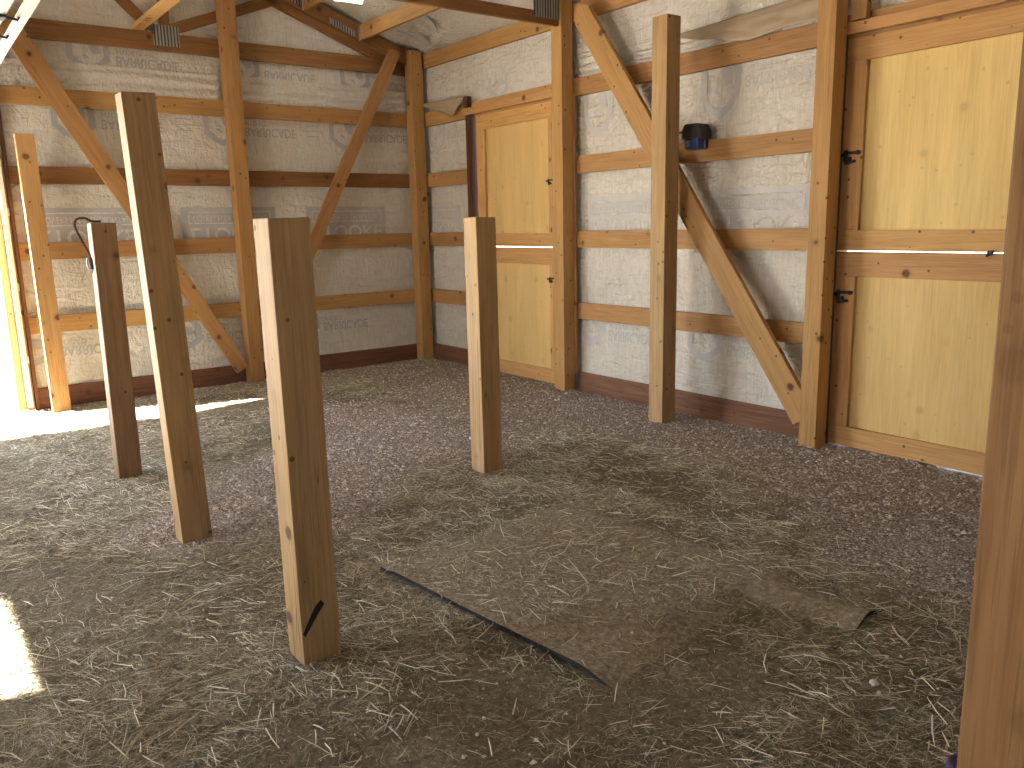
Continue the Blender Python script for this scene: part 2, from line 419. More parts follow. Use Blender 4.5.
fold_strip('folded_house_wrap', 'L', -4.6, -2.08, 2.602, FOLDZ, 'pleated white wrap fold on the gable wall left of the tall wall post', 21)
fold_strip('folded_house_wrap', 'L', -1.92, -.145, 2.602, FOLDZ, 'pleated white wrap fold on the gable wall between tall post and corner post', 23)
fold_strip('folded_house_wrap', 'R', -4.81, -2.52, 2.602, 2.745, 'sagging pleats of white wrap above the top middle-bay rail of the right wall', 25)
def flap(name, pts, label, seed, nu=22, nv=10, mat=M_FLAP):
    """pts: 4 corners (top-left, top-right, bottom-right, bottom-left) plus sag"""
    a, b, c, d = [Vector(p) for p in pts]; V = []
    for i in range(nu+1):
        for j in range(nv+1):
            s, t = i/nu, j/nv
            p = (a*(1-s)+b*s)*(1-t)+(d*(1-s)+c*s)*t
            w = math.sin(s*9+t*4+seed)*.012*t + math.sin(t*14+s*5+seed)*.006 + float(vn(s*3, t*2, 1.5, seed))*.02
            V.append(p+Vector((-abs(w)-.01*math.sin(PI*t), 0, w*.5)))
    F = [(i*(nv+1)+j, (i+1)*(nv+1)+j, (i+1)*(nv+1)+j+1, i*(nv+1)+j+1) for i in range(nu) for j in range(nv)]
    o = np_mesh(name, [tuple(v) for v in V], F, mat); sm = o.modifiers.new('t', 'SOLIDIFY'); sm.thickness = .0025
    return setp(o, label, 'house wrap')
flap('loose_wrap_flap', [(-.004, -.02, 2.700), (-.04, -.955, 2.66), (-.06, -.74, 2.485), (-.04, -.60, 2.53)], 'brownish wrap corner hanging loose over the top rail in the corner bay', 3)
flap('loose_wrap_flap', [(-.0, -3.50, 2.735), (-.0, -4.815, 2.775), (-.03, -4.815, 2.62), (-.05, -4.20, 2.575)], 'long drooping wrap flap, browned for the shade of its fold, above the blue box, left of the second wall post', 5, 40, 10)

# ------------------------------------------------------------------ lumber framing
def post(x0, x1, y0, y1, top, label, mat=M_POST, name='timber_post', lean=(0, 0)):
    o = box(name, (x0, y0, -.06), (x1, y1, top), mat, bev=.004); group = None
    if lean != (0, 0):
        h = top+.06; R = Vector((0, 0, 1)).rotation_difference(Vector((lean[0], lean[1], h))).to_matrix().to_4x4()
        foot = Vector(((x0+x1)/2, (y0+y1)/2, -.06)); o.matrix_world = Matrix.Translation(foot) @ R @ Matrix.Translation(-foot) @ o.matrix_world
    return setp(o, label, 'post', group)
# structural wall posts
post(-.153, -.02, -.14, -.005, 3.21, 'square corner post where the gable wall meets the right wall', M_FRAME, 'corner_post')
post(-2.066, -1.932, -.14, -.002, 3.86, 'tall wall post in the middle of the far gable wall', M_FRAME, 'wall_post')
post(-.14, -.022, -2.487, -2.357, 3.2, 'wall post on the right wall just beside the farther yellow door', M_FRAME, 'wall_post')
post(-.170, -.052, -4.948, -4.828, 3.2, 'wall post on the right wall at the hinge side of the nearer yellow door', M_FRAME, 'wall_post')
post(-.14, 0, -7.40, -7.255, 3.2, 'last wall post on the right wall past the nearer yellow door', M_FRAME, 'wall_post')
# free-standing posts
post(-3.769, -3.634, -.255, -.185, 2.21, 'short post standing close to the garage doorway, round knot near its top', M_FRAME, lean=(-.017, .02))
post(-3.771, -3.640, -2.638, -2.517, 1.493, 'shortest dark brown post, burgundy rope hanging on its top', M_POSTD, lean=(.007, .005))
post(-3.783, -3.646, -4.004, -3.893, 2.013, 'tall leaning post of the left row, between the rope post and the front post', M_POST, lean=(-.065, -.006))
post(-3.783, -3.649, -5.396, -5.268, 1.468, 'front post nearest the camera with a dark slash near its base', M_POST, lean=(-.010, 0))
post(-2.069, -1.933, -4.005, -3.876, 1.479, 'lone short post in the middle of the gravel floor', M_POST, lean=(.03, .054))
post(-.362, -.227, -3.830, -3.696, 2.789, 'tall free post in front of the right wall, beside the blue box', M_POST, lean=(.002, .006))
post(-3.62, -3.46, -7.535, -7.375, 3.1, 'large near post cut off by the right edge of the photo', M_NEAR)
# dark saw mark near the base of the front post
# girts (rails)
def rail(lo, hi, label, mat=M_FRAME, name='wall_rail', cat='rail'):
    return setp(box(name, lo, hi, mat), label, cat)
ORD = {'D': 'lowest', 'C': 'second from the floor', 'B': 'third from the floor', 'A': 'fourth from the floor'}
for k, z in LEV.items():
    if k == 'E': continue
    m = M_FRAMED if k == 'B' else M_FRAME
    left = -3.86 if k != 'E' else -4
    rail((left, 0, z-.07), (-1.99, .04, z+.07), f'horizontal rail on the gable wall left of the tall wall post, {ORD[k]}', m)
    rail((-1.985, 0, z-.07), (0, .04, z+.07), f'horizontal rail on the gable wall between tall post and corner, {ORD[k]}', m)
for k, z in LEV.items():
    n = ORD.get(k, 'highest, at the eave')
    if k in 'AE':
        rail((0, -2.43, z-.07), (.04, 0, z+.07), f'horizontal rail on the right wall from corner to first wall post, {n}')
    else:
        rail((0, -.945, z-.07), (.04, 0, z+.07), f'short horizontal rail between corner post and farther door, {n}')
    rail((0, -4.89, z-.07), (.04, -2.435, z+.07), f'horizontal rail on the right wall in the middle bay, {n}')
    if k in 'AE':
        rail((0, -7.32, z-.07), (.04, -4.895, z+.07), f'horizontal rail on the right wall above the nearer door, {n}')
    else:
        rail((0, -7.32, z-.07), (.04, -6.16, z+.07), f'horizontal rail on the right wall beyond the nearer door, {n}')
    rail((0, -10.5, z-.07), (.04, -7.325, z+.07), f'horizontal rail on the right wall behind the camera side, {n}')
# skirt boards
def skirt(name, lo, hi):
    o = box(name, lo, hi, M_SKIRT, bev=.004); o['kind'] = 'structure'
skirt('baseboard_left', (-3.86, -.002, -.06), (-.0, .04, .162)); 
skirt('baseboard_right', (-.004, -.96, -.06), (.04, -.14, .165))
skirt('baseboard_right', (-.004, -4.82, -.06), (.04, -2.51, .155))
skirt('baseboard_right', (-.004, -10.5, -.06), (.04, -6.16, .155))
# diagonal braces, flush with the inner faces of the posts
def brace(pts, axis, a0, a1, grain, label, mat=M_FRAME):
    return setp(prism('diagonal_brace', pts, axis, a0, a1, mat, grain=grain), label, 'brace')
brace([(-2.635, 3.00), (-2.69, 3.115), (-2.80, 3.085), (-4.815, .34), (-4.813, .145), (-4.765, .112)], 'x', -.14, -.10, (0, -2.13, -2.9), 'diagonal brace across the middle bay of the right wall, behind the tall free post')
brace([(-3.92, 3.235), (-3.74, 3.235), (-2.078, .165), (-2.19, .108), (-3.67, 2.774)], 'y', -.14, -.10, (1.48, 0, -2.66), 'diagonal brace on the gable wall falling from garage doorway to the tall post foot')
brace([(-.385, 3.20), (-.262, 3.17), (-1.91, -.0+.10), (-1.91, .36+.0)], 'y', -.14, -.10, (-1.65, 0, -3.0), 'diagonal brace on the gable wall falling from the corner post top')
# blocks and nailers beside the posts
rail((-.02, -2.508, .155), (-.002, -2.45, 2.46), 'thin vertical nailer board beside the first wall post of the right wall', M_FRAME, 'nailer_board', 'board')
rail((-.035, -4.815, 2.605), (.0, -4.74, 3.035), 'short vertical block beside the second wall post, above the top rail', M_FRAME, 'nailer_block', 'block')
rail((-.05, -5.06, 2.555), (.0, -4.968, 3.18), 'short upright block above the top left corner of the nearer door', M_FRAME, 'nailer_block', 'block')
# gable truss
gt = empty('gable_truss', (-1.9, .02, 3.0)); setp(gt, 'brown roof truss lying against the far gable wall', 'roof truss')
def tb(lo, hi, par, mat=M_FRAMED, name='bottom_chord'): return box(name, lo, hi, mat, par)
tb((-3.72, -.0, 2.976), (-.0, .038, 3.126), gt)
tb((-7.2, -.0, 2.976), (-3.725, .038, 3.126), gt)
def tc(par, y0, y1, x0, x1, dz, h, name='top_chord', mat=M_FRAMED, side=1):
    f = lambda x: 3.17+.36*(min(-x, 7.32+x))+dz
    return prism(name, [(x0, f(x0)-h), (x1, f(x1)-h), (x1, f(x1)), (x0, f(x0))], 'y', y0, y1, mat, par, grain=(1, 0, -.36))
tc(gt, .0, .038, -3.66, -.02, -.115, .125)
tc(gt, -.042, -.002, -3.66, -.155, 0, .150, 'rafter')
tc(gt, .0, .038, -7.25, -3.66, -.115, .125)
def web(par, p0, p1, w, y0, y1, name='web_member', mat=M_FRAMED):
    a = Vector(p0); b = Vector(p1); t = (b-a).normalized(); n = Vector((-t.y, t.x))*w/2
    return prism(name, [tuple(a-n), tuple(b-n), tuple(b+n), tuple(a+n)], 'y', y0, y1, mat, par, grain=(t.x, 0, t.y))
web(gt, (-2.46, 3.165), (-1.50, 3.535), .09, .0, .036)
web(gt, (-2.64, 3.165), (-3.50, 4.00), .09, .0, .036)
web(gt, (-2.52, 3.13), (-2.50, 3.78), .088, .001, .036)
web(gt, (-4.70, 3.13), (-3.75, 4.05), .09, .001, .036)
def plate(lo, hi, par):
    lo = Vector(lo); hi = Vector(hi); bm = bmesh.new(); c = pw(par)
    add_box(bm, lo-c, hi-c)
    k = int((hi.x-lo.x)/.022)
    for i in range(k):
        x = lo.x+.008+(hi.x-lo.x-.012)*i/max(1, k)
        add_box(bm, Vector((x, lo.y-.003, lo.z+.01))-c, Vector((x+.008, lo.y, hi.z-.01))-c)
    o = bmesh_obj('gusset_plate', bm, M_PLATE, par); return o
plate((-2.62, -.006, 3.02), (-2.405, .0, 3.19), gt)
def slope_plate(par, x0, x1, y, h, dz):
    f = lambda x: 3.17-.36*x+dz
    bm = bmesh.new(); c = pw(par)
    def pr(xa, xb, za, zb, ya, yb):
        P = [(xa, f(xa)-za), (xb, f(xb)-za), (xb, f(xb)-zb), (xa, f(xa)-zb)]
        A = [bm.verts.new(Vector((p[0], ya, p[1]))-c) for p in P]; B = [bm.verts.new(Vector((p[0], yb, p[1]))-c) for p in P]
        bm.faces.new(A); bm.faces.new(B[::-1])
        for i in range(4): bm.faces.new((A[i], B[i], B[(i+1) % 4], A[(i+1) % 4]))
    pr(x0, x1, h, 0, y-.003, y)
    for i in range(int((x1-x0-.01)/.03)):
        x = x0+.012+i*.03; pr(x, x+.010, h-.006, .006, y-.009, y-.003)
    bmesh_obj('gusset_plate', bm, M_PLATE, par)
slope_plate(gt, -.98, -.72, -.042, .055, -.085)
slope_plate(gt, -1.50, -1.27, -.042, .11, -.02)
# second truss, over the first right wall post
t2 = empty('roof_truss', (-1.9, -2.44, 3.0)); setp(t2, 'roof truss spanning overhead from the first right wall post', 'roof truss')
tb((-3.72, -2.46, 2.995), (-.142, -2.422, 3.085), t2); tb((-7.2, -2.46, 2.995), (-3.725, -2.422, 3.085), t2)
tc(t2, -2.46, -2.422, -3.66, -.142, -.0, .10); tc(t2, -2.46, -2.422, -7.25, -3.66, 0, .10)
web(t2, (-2.46, 3.09), (-1.50, 3.60), .09, -2.459, -2.423); web(t2, (-2.64, 3.09), (-3.5, 4.30), .09, -2.459, -2.423)
web(t2, (-4.70, 3.09), (-3.75, 4.35), .09, -2.459, -2.423)
plate((-.40, -2.467, 3.04), (-.145, -2.46, 3.24), t2)
for yy, lb in ((-4.88, 'roof truss overhead above the second right wall post'), (-7.32, 'roof truss nearest above the camera')):
    t3 = empty('roof_truss', (-1.9, yy, 3.0)); setp(t3, lb, 'roof truss')
    tb((-7.2, yy-.02, 2.995), (-.142, yy+.018, 3.085), t3)
    tc(t3, yy-.02, yy+.018, -3.66, -.142, 0, .10); tc(t3, yy-.02, yy+.018, -7.25, -3.66, 0, .10)
# purlins hung flush between the trusses
M_PURL = M_FRAME
for i, (x, side) in enumerate([(-.655, 'lowest'), (-1.235, 'second lowest'), (-1.83, 'third'), (-2.42, 'fourth'), (-3.0, 'fifth'), (-3.6, 'ridge')]):
    zt = 3.165-.36*x
    for (ya, yb, bay) in ((-2.418, -.046, 'end bay'), (-4.858, -2.464, 'second bay'), (-7.298, -4.904, 'third bay')):
        rail((x-.019, ya, zt-.14), (x+.019, yb, zt), f'{side} purlin under the roof blanket in the {bay}', M_PURL, 'roof_purlin', 'purlin')
        if ya > -3 and i < 2:
            h = setp(box('joist_hanger', (x-.026, yb-.028, zt-.146), (x-.0192, yb+.003, zt-.01), M_STEEL), f'steel hanger holding the {side} purlin at the gable truss', 'hanger')
rail((-2.79, -2.42, 3.125), (-2.70, -.0, 3.163), 'light flat board running from gable truss toward the camera', M_FRAME, 'truss_tie_board', 'board')

# ------------------------------------------------------------------ garage doorway: jamb, track, raised door
rail((-3.985, -.02, -.05), (-3.865, .118, 2.46), 'wooden jamb post on the right side of the garage doorway', M_FRAME, 'door_jamb', 'jamb')
rail((-3.862, -.045, -.05), (-3.835, .05, 2.59), 'thin dark edge board beside the garage doorway jamb', M_DARK, 'edge_board', 'board')
rail((-6.82, .0, 2.465), (-3.99, .05, DH+.18), 'header board above the garage doorway', M_FRAME, 'door_header', 'header')
rail((-6.82, -.02, -.05), (-6.70, .118, 2.46), 'wooden jamb post on the left side of the garage doorway', M_FRAME, 'door_jamb', 'jamb')
od = empty('overhead_door', (-3.96, -.1, 0)); setp(od, 'raised white sectional garage door on curved steel tracks', 'garage door')
def track(xc, nm='track'):
    path = [(xc, -.065, .03), (xc, -.065, 1.2), (xc, -.065, 2.32)]
    for k in range(1, 9):
        a = k/8*PI/2; path.append((xc-.03*k/8, -.065-.26*(1-math.cos(a)), 2.32+.26*math.sin(a)))
    path += [(xc-.05, -1.6, 2.58), (xc-.06, -3.25, 2.58)]
    prof = [(-.018, -.026), (.018, -.026), (.018, -.020), (-.012, -.020), (-.012, .020), (.018, .020), (.018, .026), (-.018, .026)]
    bm = bmesh.new(); rings = []
    for i, p in enumerate(path):
        t = (Vector(path[min(i+1, len(path)-1)])-Vector(path[max(i-1, 0)])).normalized()
        nrm = Vector((1, 0, 0)).cross(t)
        rings.append([bm.verts.new(Vector(p)+Vector((1, 0, 0))*-a+nrm*b-pw(od)) for a, b in prof])
    for q, w in zip(rings, rings[1:]):
        for k in range(8): bm.faces.new((q[k], q[(k+1) % 8], w[(k+1) % 8], w[k]))
    bm.faces.new(rings[0]); bm.faces.new(rings[-1][::-1])
    bmesh_obj(nm, bm, M_WHITE, od)
track(-3.905)
box('track_angle', (-3.955, -3.25, 2.59), (-3.925, -.75, 2.62), M_WHITE, od)
for z in (.42, 1.02, 1.62, 2.1):
    bm = bmesh.new(); c = pw(od)
    add_box(bm, Vector((-3.915, -.045, z-.03))-c, Vector((-3.868, -.022, z+.03))-c, .003); add_box(bm, Vector((-3.885, -.085, z-.02))-c, Vector((-3.877, -.03, z+.02))-c)
    bmesh_obj('track_bracket', bm, M_STEEL, od)
for k in range(5):
    y1 = -.42-k*.5; bm = bmesh.new(); c = pw(od)
    add_box(bm, Vector((-6.68, y1-.49, 2.60))-c, Vector((-4.02, y1, 2.64))-c, .008)
    for j in range(5): add_box(bm, Vector((-6.65+j*.53, y1-.43, 2.593))-c, Vector((-6.16+j*.53, y1-.06, 2.602))-c, .004)
    bmesh_obj('door_panel', bm, M_WHITE, od)
    bm = bmesh.new()
    tube_mesh(bm, [Vector((-4.06, y1-.01, 2.595))-c, Vector((-3.965, y1-.01, 2.58))-c], .007)
    tube_mesh(bm, [Vector((-3.970, y1-.01, 2.58))-c, Vector((-3.958, y1-.01, 2.58))-c], .018, 14)
    add_box(bm, Vector((-4.11, y1-.06, 2.577))-c, Vector((-4.03, y1+.04, 2.592))-c, .003)
    bmesh_obj('roller_hinge', bm, M_BLACK, od)

# ------------------------------------------------------------------ dutch doors
def hinge(par, y, z, k=1):
    bm = bmesh.new(); c = pw(par); s = 1
    def b(lo, hi, bv=.003): add_box(bm, Vector(lo)-c, Vector(hi)-c, bv)
    b((-.014, y-.0, z-.012), (-.002, y+.075*s, z+.014) if s > 0 else (-.002, y, z+.014)) if s > 0 else b((-.014, y+.075*s, z-.012), (-.002, y, z+.014))
    tube_mesh(bm, [Vector((-.018, y, z-.045))-c, Vector((-.018, y, z+.03))-c], .012, 10)
    tube_mesh(bm, [Vector((-.018, y, z-.055))-c, Vector((-.018, y-.07*abs(s), z-.04))-c], .010, 10)
    b((-.012, y-.085, z+.004), (-.002, y, z+.024)); b((-.024, y-.035, z-.038), (-.002, y-.02, z-.012))
    tube_mesh(bm, [Vector((-.02, y-.085, z+.014))-c, Vector((-.002, y-.085, z+.014))-c], .015, 10)
    for v in bm.verts:
        w = Vector((-.01, y, z))-c; v.co = w+(v.co-w)*(.55 if k < 1 else .9)
    return bmesh_obj('hinge', bm, M_BLACK, par)
def dutch_door(name, y0, y1, hinge_y):
    root = empty(name, (0, (y0+y1)/2, 0)); root['kind'] = 'structure'
    g = .004
    for nm, z0, z1, hb, ht in (('lower_leaf', .005, 1.2275, .125, .152), ('upper_leaf', 1.2325, DTOP, .122, .128)):
        leaf = box(nm, (.024, y0+g+.03, z0+.02), (.037, y1-g-.03, z1-.02), M_PLY, root, bev=.001)
        # plywood grain runs upright
        lw = .128
        def fr(n2, lo, hi):
            o = box(n2, lo, hi, M_DOORW); M = o.matrix_world.copy(); o.parent = leaf
            o.matrix_basis = leaf_world(leaf).inverted() @ M
        fr('bottom_rail', (-.002, y0+g, z0), (.024, y1-g, z0+hb)); fr('top_rail', (-.002, y0+g, z1-ht), (.024, y1-g, z1))
        for (a, b) in ((y0+g, y0+g+lw), (y1-g-lw, y1-g)) if name == 'door_2' else ((y0+g, y0+g+.045), (y1-g-lw, y1-g)):
            fr('stile', (-.002, a, z0+hb+.001), (.024, b, z1-ht-.001))
    return root
def leaf_world(l): return Matrix.Translation(pw(l.parent)) @ l.matrix_basis
d1 = dutch_door('door_1', D1Y0, D1Y1, D1Y1); d2 = dutch_door('door_2', D2Y0, D2Y1, D2Y1)
hinge(d1, -2.150, .95, .5); hinge(d1, -2.150, 1.80, .5)
hinge(d2, -4.96, .965, 1); hinge(d2, -4.96, 1.80, 1)
tube = bmesh.new(); tube_mesh(tube, [(-.03, -5.83, 1.232), (-.004, -5.83, 1.232)], .012); tube_mesh(tube, [(-.028, -5.83, 1.232), (-.02, -5.81, 1.215), (-.02, -5.85, 1.24)], .008)
for v in tube.verts: v.co -= pw(d2)
bmesh_obj('latch_hook', tube, M_BLACK, d2)
for nm, (y0, y1), w in (('farther', (D1Y0, D1Y1), 0), ('nearer', (D2Y0, D2Y1), 1)):
    a = y0 if not w else y0
    rail((-.055, y0-.03 if w else y0-.17, 2.482), (-.001, y1+(.14 if not w else .0), 2.545), f'header board over the {nm} yellow door', M_DOORW, 'door_header', 'header')
rail((-.012, D1Y0-.17, -.05), (.115, D1Y0-.005, 2.478), 'light jamb board between the farther door and the first wall post', M_FRAME, 'door_jamb', 'jamb')
rail((-.01, D1Y0-.10, 2.602), (.035, D1Y0-.175, 3.03), 'upright light board above the farther door header beside the wall post', M_FRAME, 'nailer_block', 'block')
rail((-.065, -1.038, -.05), (.10, -.968, 2.478), 'dark brown jamb board on the left of the farther door', M_DARK, 'door_jamb', 'jamb')
rail((-.055, -.985, 2.548), (-.001, -.92, 2.655), 'small dark block on top of the dark door jamb', M_DARK, 'jamb_block', 'block')
rail((.0, D2Y0-.09, -.05), (.115, D2Y0-.004, 2.478), 'jamb board at the latch side of the nearer door', M_FRAME, 'door_jamb', 'jamb')
rail((-.048, -4.9275, -.05), (.119, -4.893, 2.478), 'jamb board at the hinge side of the nearer door', M_DARK, 'door_jamb', 'jamb')

# ------------------------------------------------------------------ blue box on the rail
def blue_box():
    r = empty('electric_fence_box', (-.05, -3.835, 1.92)); setp(r, 'small blue box with a black hood mounted on the right wall rail', 'box')
    c = pw(r); mb = plain('blue_plastic', (.014, .06, .26), .4, 0, .1)
    bm = bmesh.new(); add_box(bm, Vector((-.115, -3.895, 1.925))-c, Vector((-.001, -3.775, 2.03))-c, .012); bmesh_obj('body', bm, mb, r)
    bm = bmesh.new(); P = [(-3.755, 1.995), (-3.755, 2.05), (-3.785, 2.095), (-3.895, 2.095), (-3.925, 2.04), (-3.925, 1.995)]
    va = [bm.verts.new(Vector((-.13, a, b))-c) for a, b in P]; vb = [bm.verts.new(Vector((-.0, a, b))-c) for a, b in P]
    bm.faces.new(va); bm.faces.new(vb[::-1])
    for i in range(6): bm.faces.new((va[i], vb[i], vb[(i+1) % 6], va[(i+1) % 6]))
    bmesh.ops.bevel(bm, geom=list(bm.edges), offset=.006, segments=2, affect='EDGES')
    bmesh_obj('hood', bm, plain('dark_grey_plastic', (.03, .027, .022), .5), r)
    bm = bmesh.new(); tube_mesh(bm, [Vector((-.12, -3.76, 2.045))-c, Vector((-.12, -3.715, 2.045))-c], .008); bmesh_obj('peg', bm, M_BLACK, r)
    bm = bmesh.new()
    y0, z0, w = -3.835, 1.945, .038
    for lo, hi in (((y0, z0), (y0+w, z0+.007)), ((y0, z0+w-.007), (y0+w, z0+w)), ((y0, z0), (y0+.007, z0+w)), ((y0+w-.007, z0), (y0+w, z0+w)), ((y0+.014, z0+.014), (y0+.024, z0+.024))):
        add_box(bm, Vector((-.1175, lo[0], lo[1]))-c, Vector((-.1155, hi[0], hi[1]))-c)
    bmesh_obj('square_label', bm, plain('pale_label', (.8, .85, .85), .5), r)
    bm = bmesh.new(); add_box(bm, Vector((-.05, -3.902, 1.93))-c, Vector((-.035, -3.8965, 1.985))-c, .004); bmesh_obj('side_strip', bm, M_WHITE, r)
blue_box()

# ------------------------------------------------------------------ rope with snap clip on the dark post
def rope():
    r = empty('lead_rope', (-3.77, -2.5, 1.30)); setp(r, 'burgundy lead rope looped over the shortest dark post', 'rope')
    c = pw(r); M = plain('burgundy_rope', (.10, .022, .03), .7, 0, .3, 80, .5)
    ctrl = [(-3.70, -2.56, 1.502), (-3.75, -2.60, 1.503), (-3.79, -2.62, 1.520), (-3.832, -2.63, 1.515), (-3.846, -2.63, 1.48), (-3.825, -2.63, 1.41), (-3.792, -2.63, 1.33), (-3.787, -2.63, 1.285)]
    bm = bmesh.new(); tube_mesh(bm, [p-c for p in smoothpath(ctrl)], .0065); bmesh_obj('loop', bm, M, r, True)
    bm = bmesh.new(); tube_mesh(bm, [p-c for p in smoothpath([(-3.787, -2.63, 1.30), (-3.784, -2.63, 1.26), (-3.783, -2.63, 1.235)], 5)], .010); bmesh_obj('rope_wrap', bm, M, r, True)
    bm = bmesh.new(); tube_mesh(bm, [p-c for p in smoothpath([(-3.80, -2.63, 1.30), (-3.806, -2.63, 1.27), (-3.80, -2.63, 1.235), (-3.788, -2.63, 1.218), (-3.780, -2.63, 1.235)], 6)], .005); bmesh_obj('snap_clip', bm, M_STEEL, r, True)
rope()

# glowing strip added for a bright spot of unknown source on the roof blanket
STRIPQ = [(-1.168, -.521), (-.877, -.542), (-.960, -.72), (-1.20, -.69)]
def bright_strip():
    N = NT('glowing_face'); N.i(N.b, **{'Base Color': (1, 1, .96, 1), 'Emission Color': (1, .98, .9, 1), 'Emission Strength': 2.5})
    Q = STRIPQ
    r = empty('bright_strip', (-.95, -.36, 3.5)); setp(r, 'short glowing white strip under the roof blanket near the gable truss', 'light')
    prism('strip_back', Q, 'z', 3.475, 3.50, M_WHITE, r)
    c = sum(p[0] for p in Q)/4, sum(p[1] for p in Q)/4
    prism('glowing_face', [(c[0]+(p[0]-c[0])*.94, c[1]+(p[1]-c[1])*.94) for p in Q], 'z', 3.462, 3.4745, N.m, r)
bright_strip()

# ------------------------------------------------------------------ ground
def inpoly(x, y, P):
    ins = np.zeros(np.shape(x), bool); k = len(P)
    for i in range(k):
        x0, y0 = P[i]; x1, y1 = P[(i+1) % k]
        c = ((y0 > y) != (y1 > y)) & (x < (x1-x0)*(y-y0)/(y1-y0+1e-12)+x0); ins ^= c
    return ins
def gravel(x, y):
    """0 hay and dirt, 1 bare pinkish gravel"""
    x = np.asarray(x, float); y = np.asarray(y, float)
    xx = x+vn(x, y, 1.3, 31)*.5+vn(x, y, 5, 33)*.22; yy = y+vn(x, y, 1.3, 32)*.5+vn(x, y, 5, 34)*.22
    def seg(ax, ay, bx, by, r0, r1, k):
        dx, dy = bx-ax, by-ay; t = np.clip(((xx-ax)*dx+(yy-ay)*dy)/(dx*dx+dy*dy), 0, 1)
        d = np.hypot(xx-ax-t*dx, yy-ay-t*dy); r = r0+(r1-r0)*t
        return (1-ss(r*.75, r*1.25, d))*k
    g = seg(-3.3, -3.7, -2.2, -3.0, .62, .72, 1.)
    g = np.maximum(g, seg(-2.2, -3.0, -1.8, -2.1, .72, .5, .9))
    g = np.maximum(g, seg(-.35, -2.9, -.35, -5.2, .42, .62, 1.))
    g = np.maximum(g, seg(-.35, -5.2, -.9, -6.6, .62, .8, .95))
    g = np.maximum(g, seg(-.5, -.4, -.7, -2.7, .65, .62, .75))
    g = np.maximum(g, seg(-1.5, -3.2, -.8, -2.9, .35, .4, .7))
    g = np.maximum(g, seg(-3.2, -.25, -.5, -.3, .22, .3, .6))
    return g
MAT_C = (-2.48, -5.60); MAT_A = math.radians(6.1); MW, MH = .64, .83
MATP = [(MAT_C[0]+a*math.cos(MAT_A)+b*math.sin(MAT_A)*-1*-1*0 - b*math.sin(MAT_A)*-1*-1, 0) for a, b in ()]
def mat_local(x, y):
    dx, dy = x-MAT_C[0], y-MAT_C[1]; c, s = math.cos(MAT_A), math.sin(MAT_A)
    return dx*c+dy*s, -dx*s+dy*c
def height(x, y, g=None):
    x = np.asarray(x, float); y = np.asarray(y, float)
    if g is None: g = gravel(x, y)
    h = vn(x, y, 1.1, 41)*.030+vn(x, y, 3.2, 42)*.018+vn(x, y, 9, 43)*.010
    h = h + vn(x, y, 24, 44)*.008*(1-g*.3)
    h += .035*np.exp(-((x+3.0)**2*1.2+(y+3.3)**2*3))*1.
    a, b = mat_local(x, y); ins = (1-ss(MW-.10, MW+.10, np.abs(a)))*(1-ss(MH-.12, MH+.12, np.abs(b)))
    h = h*(1-ins*.8) + (-.010)*ins
    edge = np.minimum(np.abs(x-.0)*0+1, 1)
    inside = (x > LX-.1) & (x < .1)
    return h-.004
def clumps(x, y): return vn(x, y, 1.7, 51)+.6*vn(x, y, 5.5, 52)+.4*vn(x, y, 13, 53)
def gmat():
    N = NT('hay_covered_gravel'); pos = N.n('ShaderNodeNewGeometry').outputs['Position']
    at = N.n('ShaderNodeAttribute', attribute_name='gravel').outputs['Fac']; cl = N.n('ShaderNodeAttribute', attribute_name='tone').outputs['Fac']
    dirt = N.ramp(N.noise(pos, 45, 6, .7), [(.3, (.13, .108, .07)), (.5, (.30, .26, .18)), (.68, (.58, .53, .41))])
    fib = N.noise(N.mapping(pos, (40, 190, 40), (0, 0, .7)), 1., 2, .6, 1.5); fib2 = N.noise(N.mapping(pos, (190, 40, 40), (0, 0, .3)), 1., 2, .6, 1.5)
    dirt = N.mix(N.math('MULTIPLY', N.ramp(N.math('MAXIMUM', fib, fib2), [(.60, 0.), (.70, 1.)]), .55), dirt, (.46, .40, .27))
    dirt = N.mix(N.math('MULTIPLY', N.ramp(cl, [(.35, 1.), (.75, 0.)]), .5), dirt, (.10, .078, .045))
    vo = N.n('ShaderNodeTexVoronoi'); N.i(vo, Vector=pos, Scale=95.)
    gr = N.ramp(vo.outputs['Color'], [(.1, (.25, .20, .17)), (.5, (.46, .39, .34)), (.9, (.68, .61, .55))])
    gr = N.mix(N.ramp(vo.outputs['Distance'], [(.45, 0.), (.8, .8)]), gr, (.11, .08, .065))
    c = N.mix(at, dirt, gr)
    N.i(N.b, **{'Base Color': c, 'Roughness': .9, 'Specular IOR Level': .2})
    h = N.math('ADD', N.noise(pos, 70, 5, .7), N.math('MULTIPLY', N.math('SUBTRACT', 1., vo.outputs['Distance']), at))
    N.bump(h, .8, .014)
    return N.m
def ground_patch(name, x0, x1, y0, y1, st):
    xs = np.arange(x0, x1+st/2, st); ys = np.arange(y0, y1+st/2, st); X, Y = np.meshgrid(xs, ys, indexing='ij')
    G = gravel(X, Y); Z = height(X, Y, G)
    n, m = X.shape; idx = np.arange(n*m).reshape(n, m)
    F = np.stack([idx[:-1, :-1], idx[1:, :-1], idx[1:, 1:], idx[:-1, 1:]], -1).reshape(-1, 4)
    o = np_mesh(name, np.stack([X, Y, Z], -1).reshape(-1, 3), F, M_GROUND, attrs={'gravel': G.ravel(), 'tone': (clumps(X, Y)+.5).ravel()})
    o['kind'] = 'structure'; return o
M_GROUND = gmat()
floor = ground_patch('floor', LX, .12, BACKY, .12, .02)
N = NT('bright_outdoor_gravel'); pos = N.n('ShaderNodeNewGeometry').outputs['Position']
N.i(N.b, **{'Base Color': N.ramp(N.noise(pos, 8, 5), [(.3, (.52, .475, .41)), (.7, (.68, .63, .55))]), 'Roughness': .95})
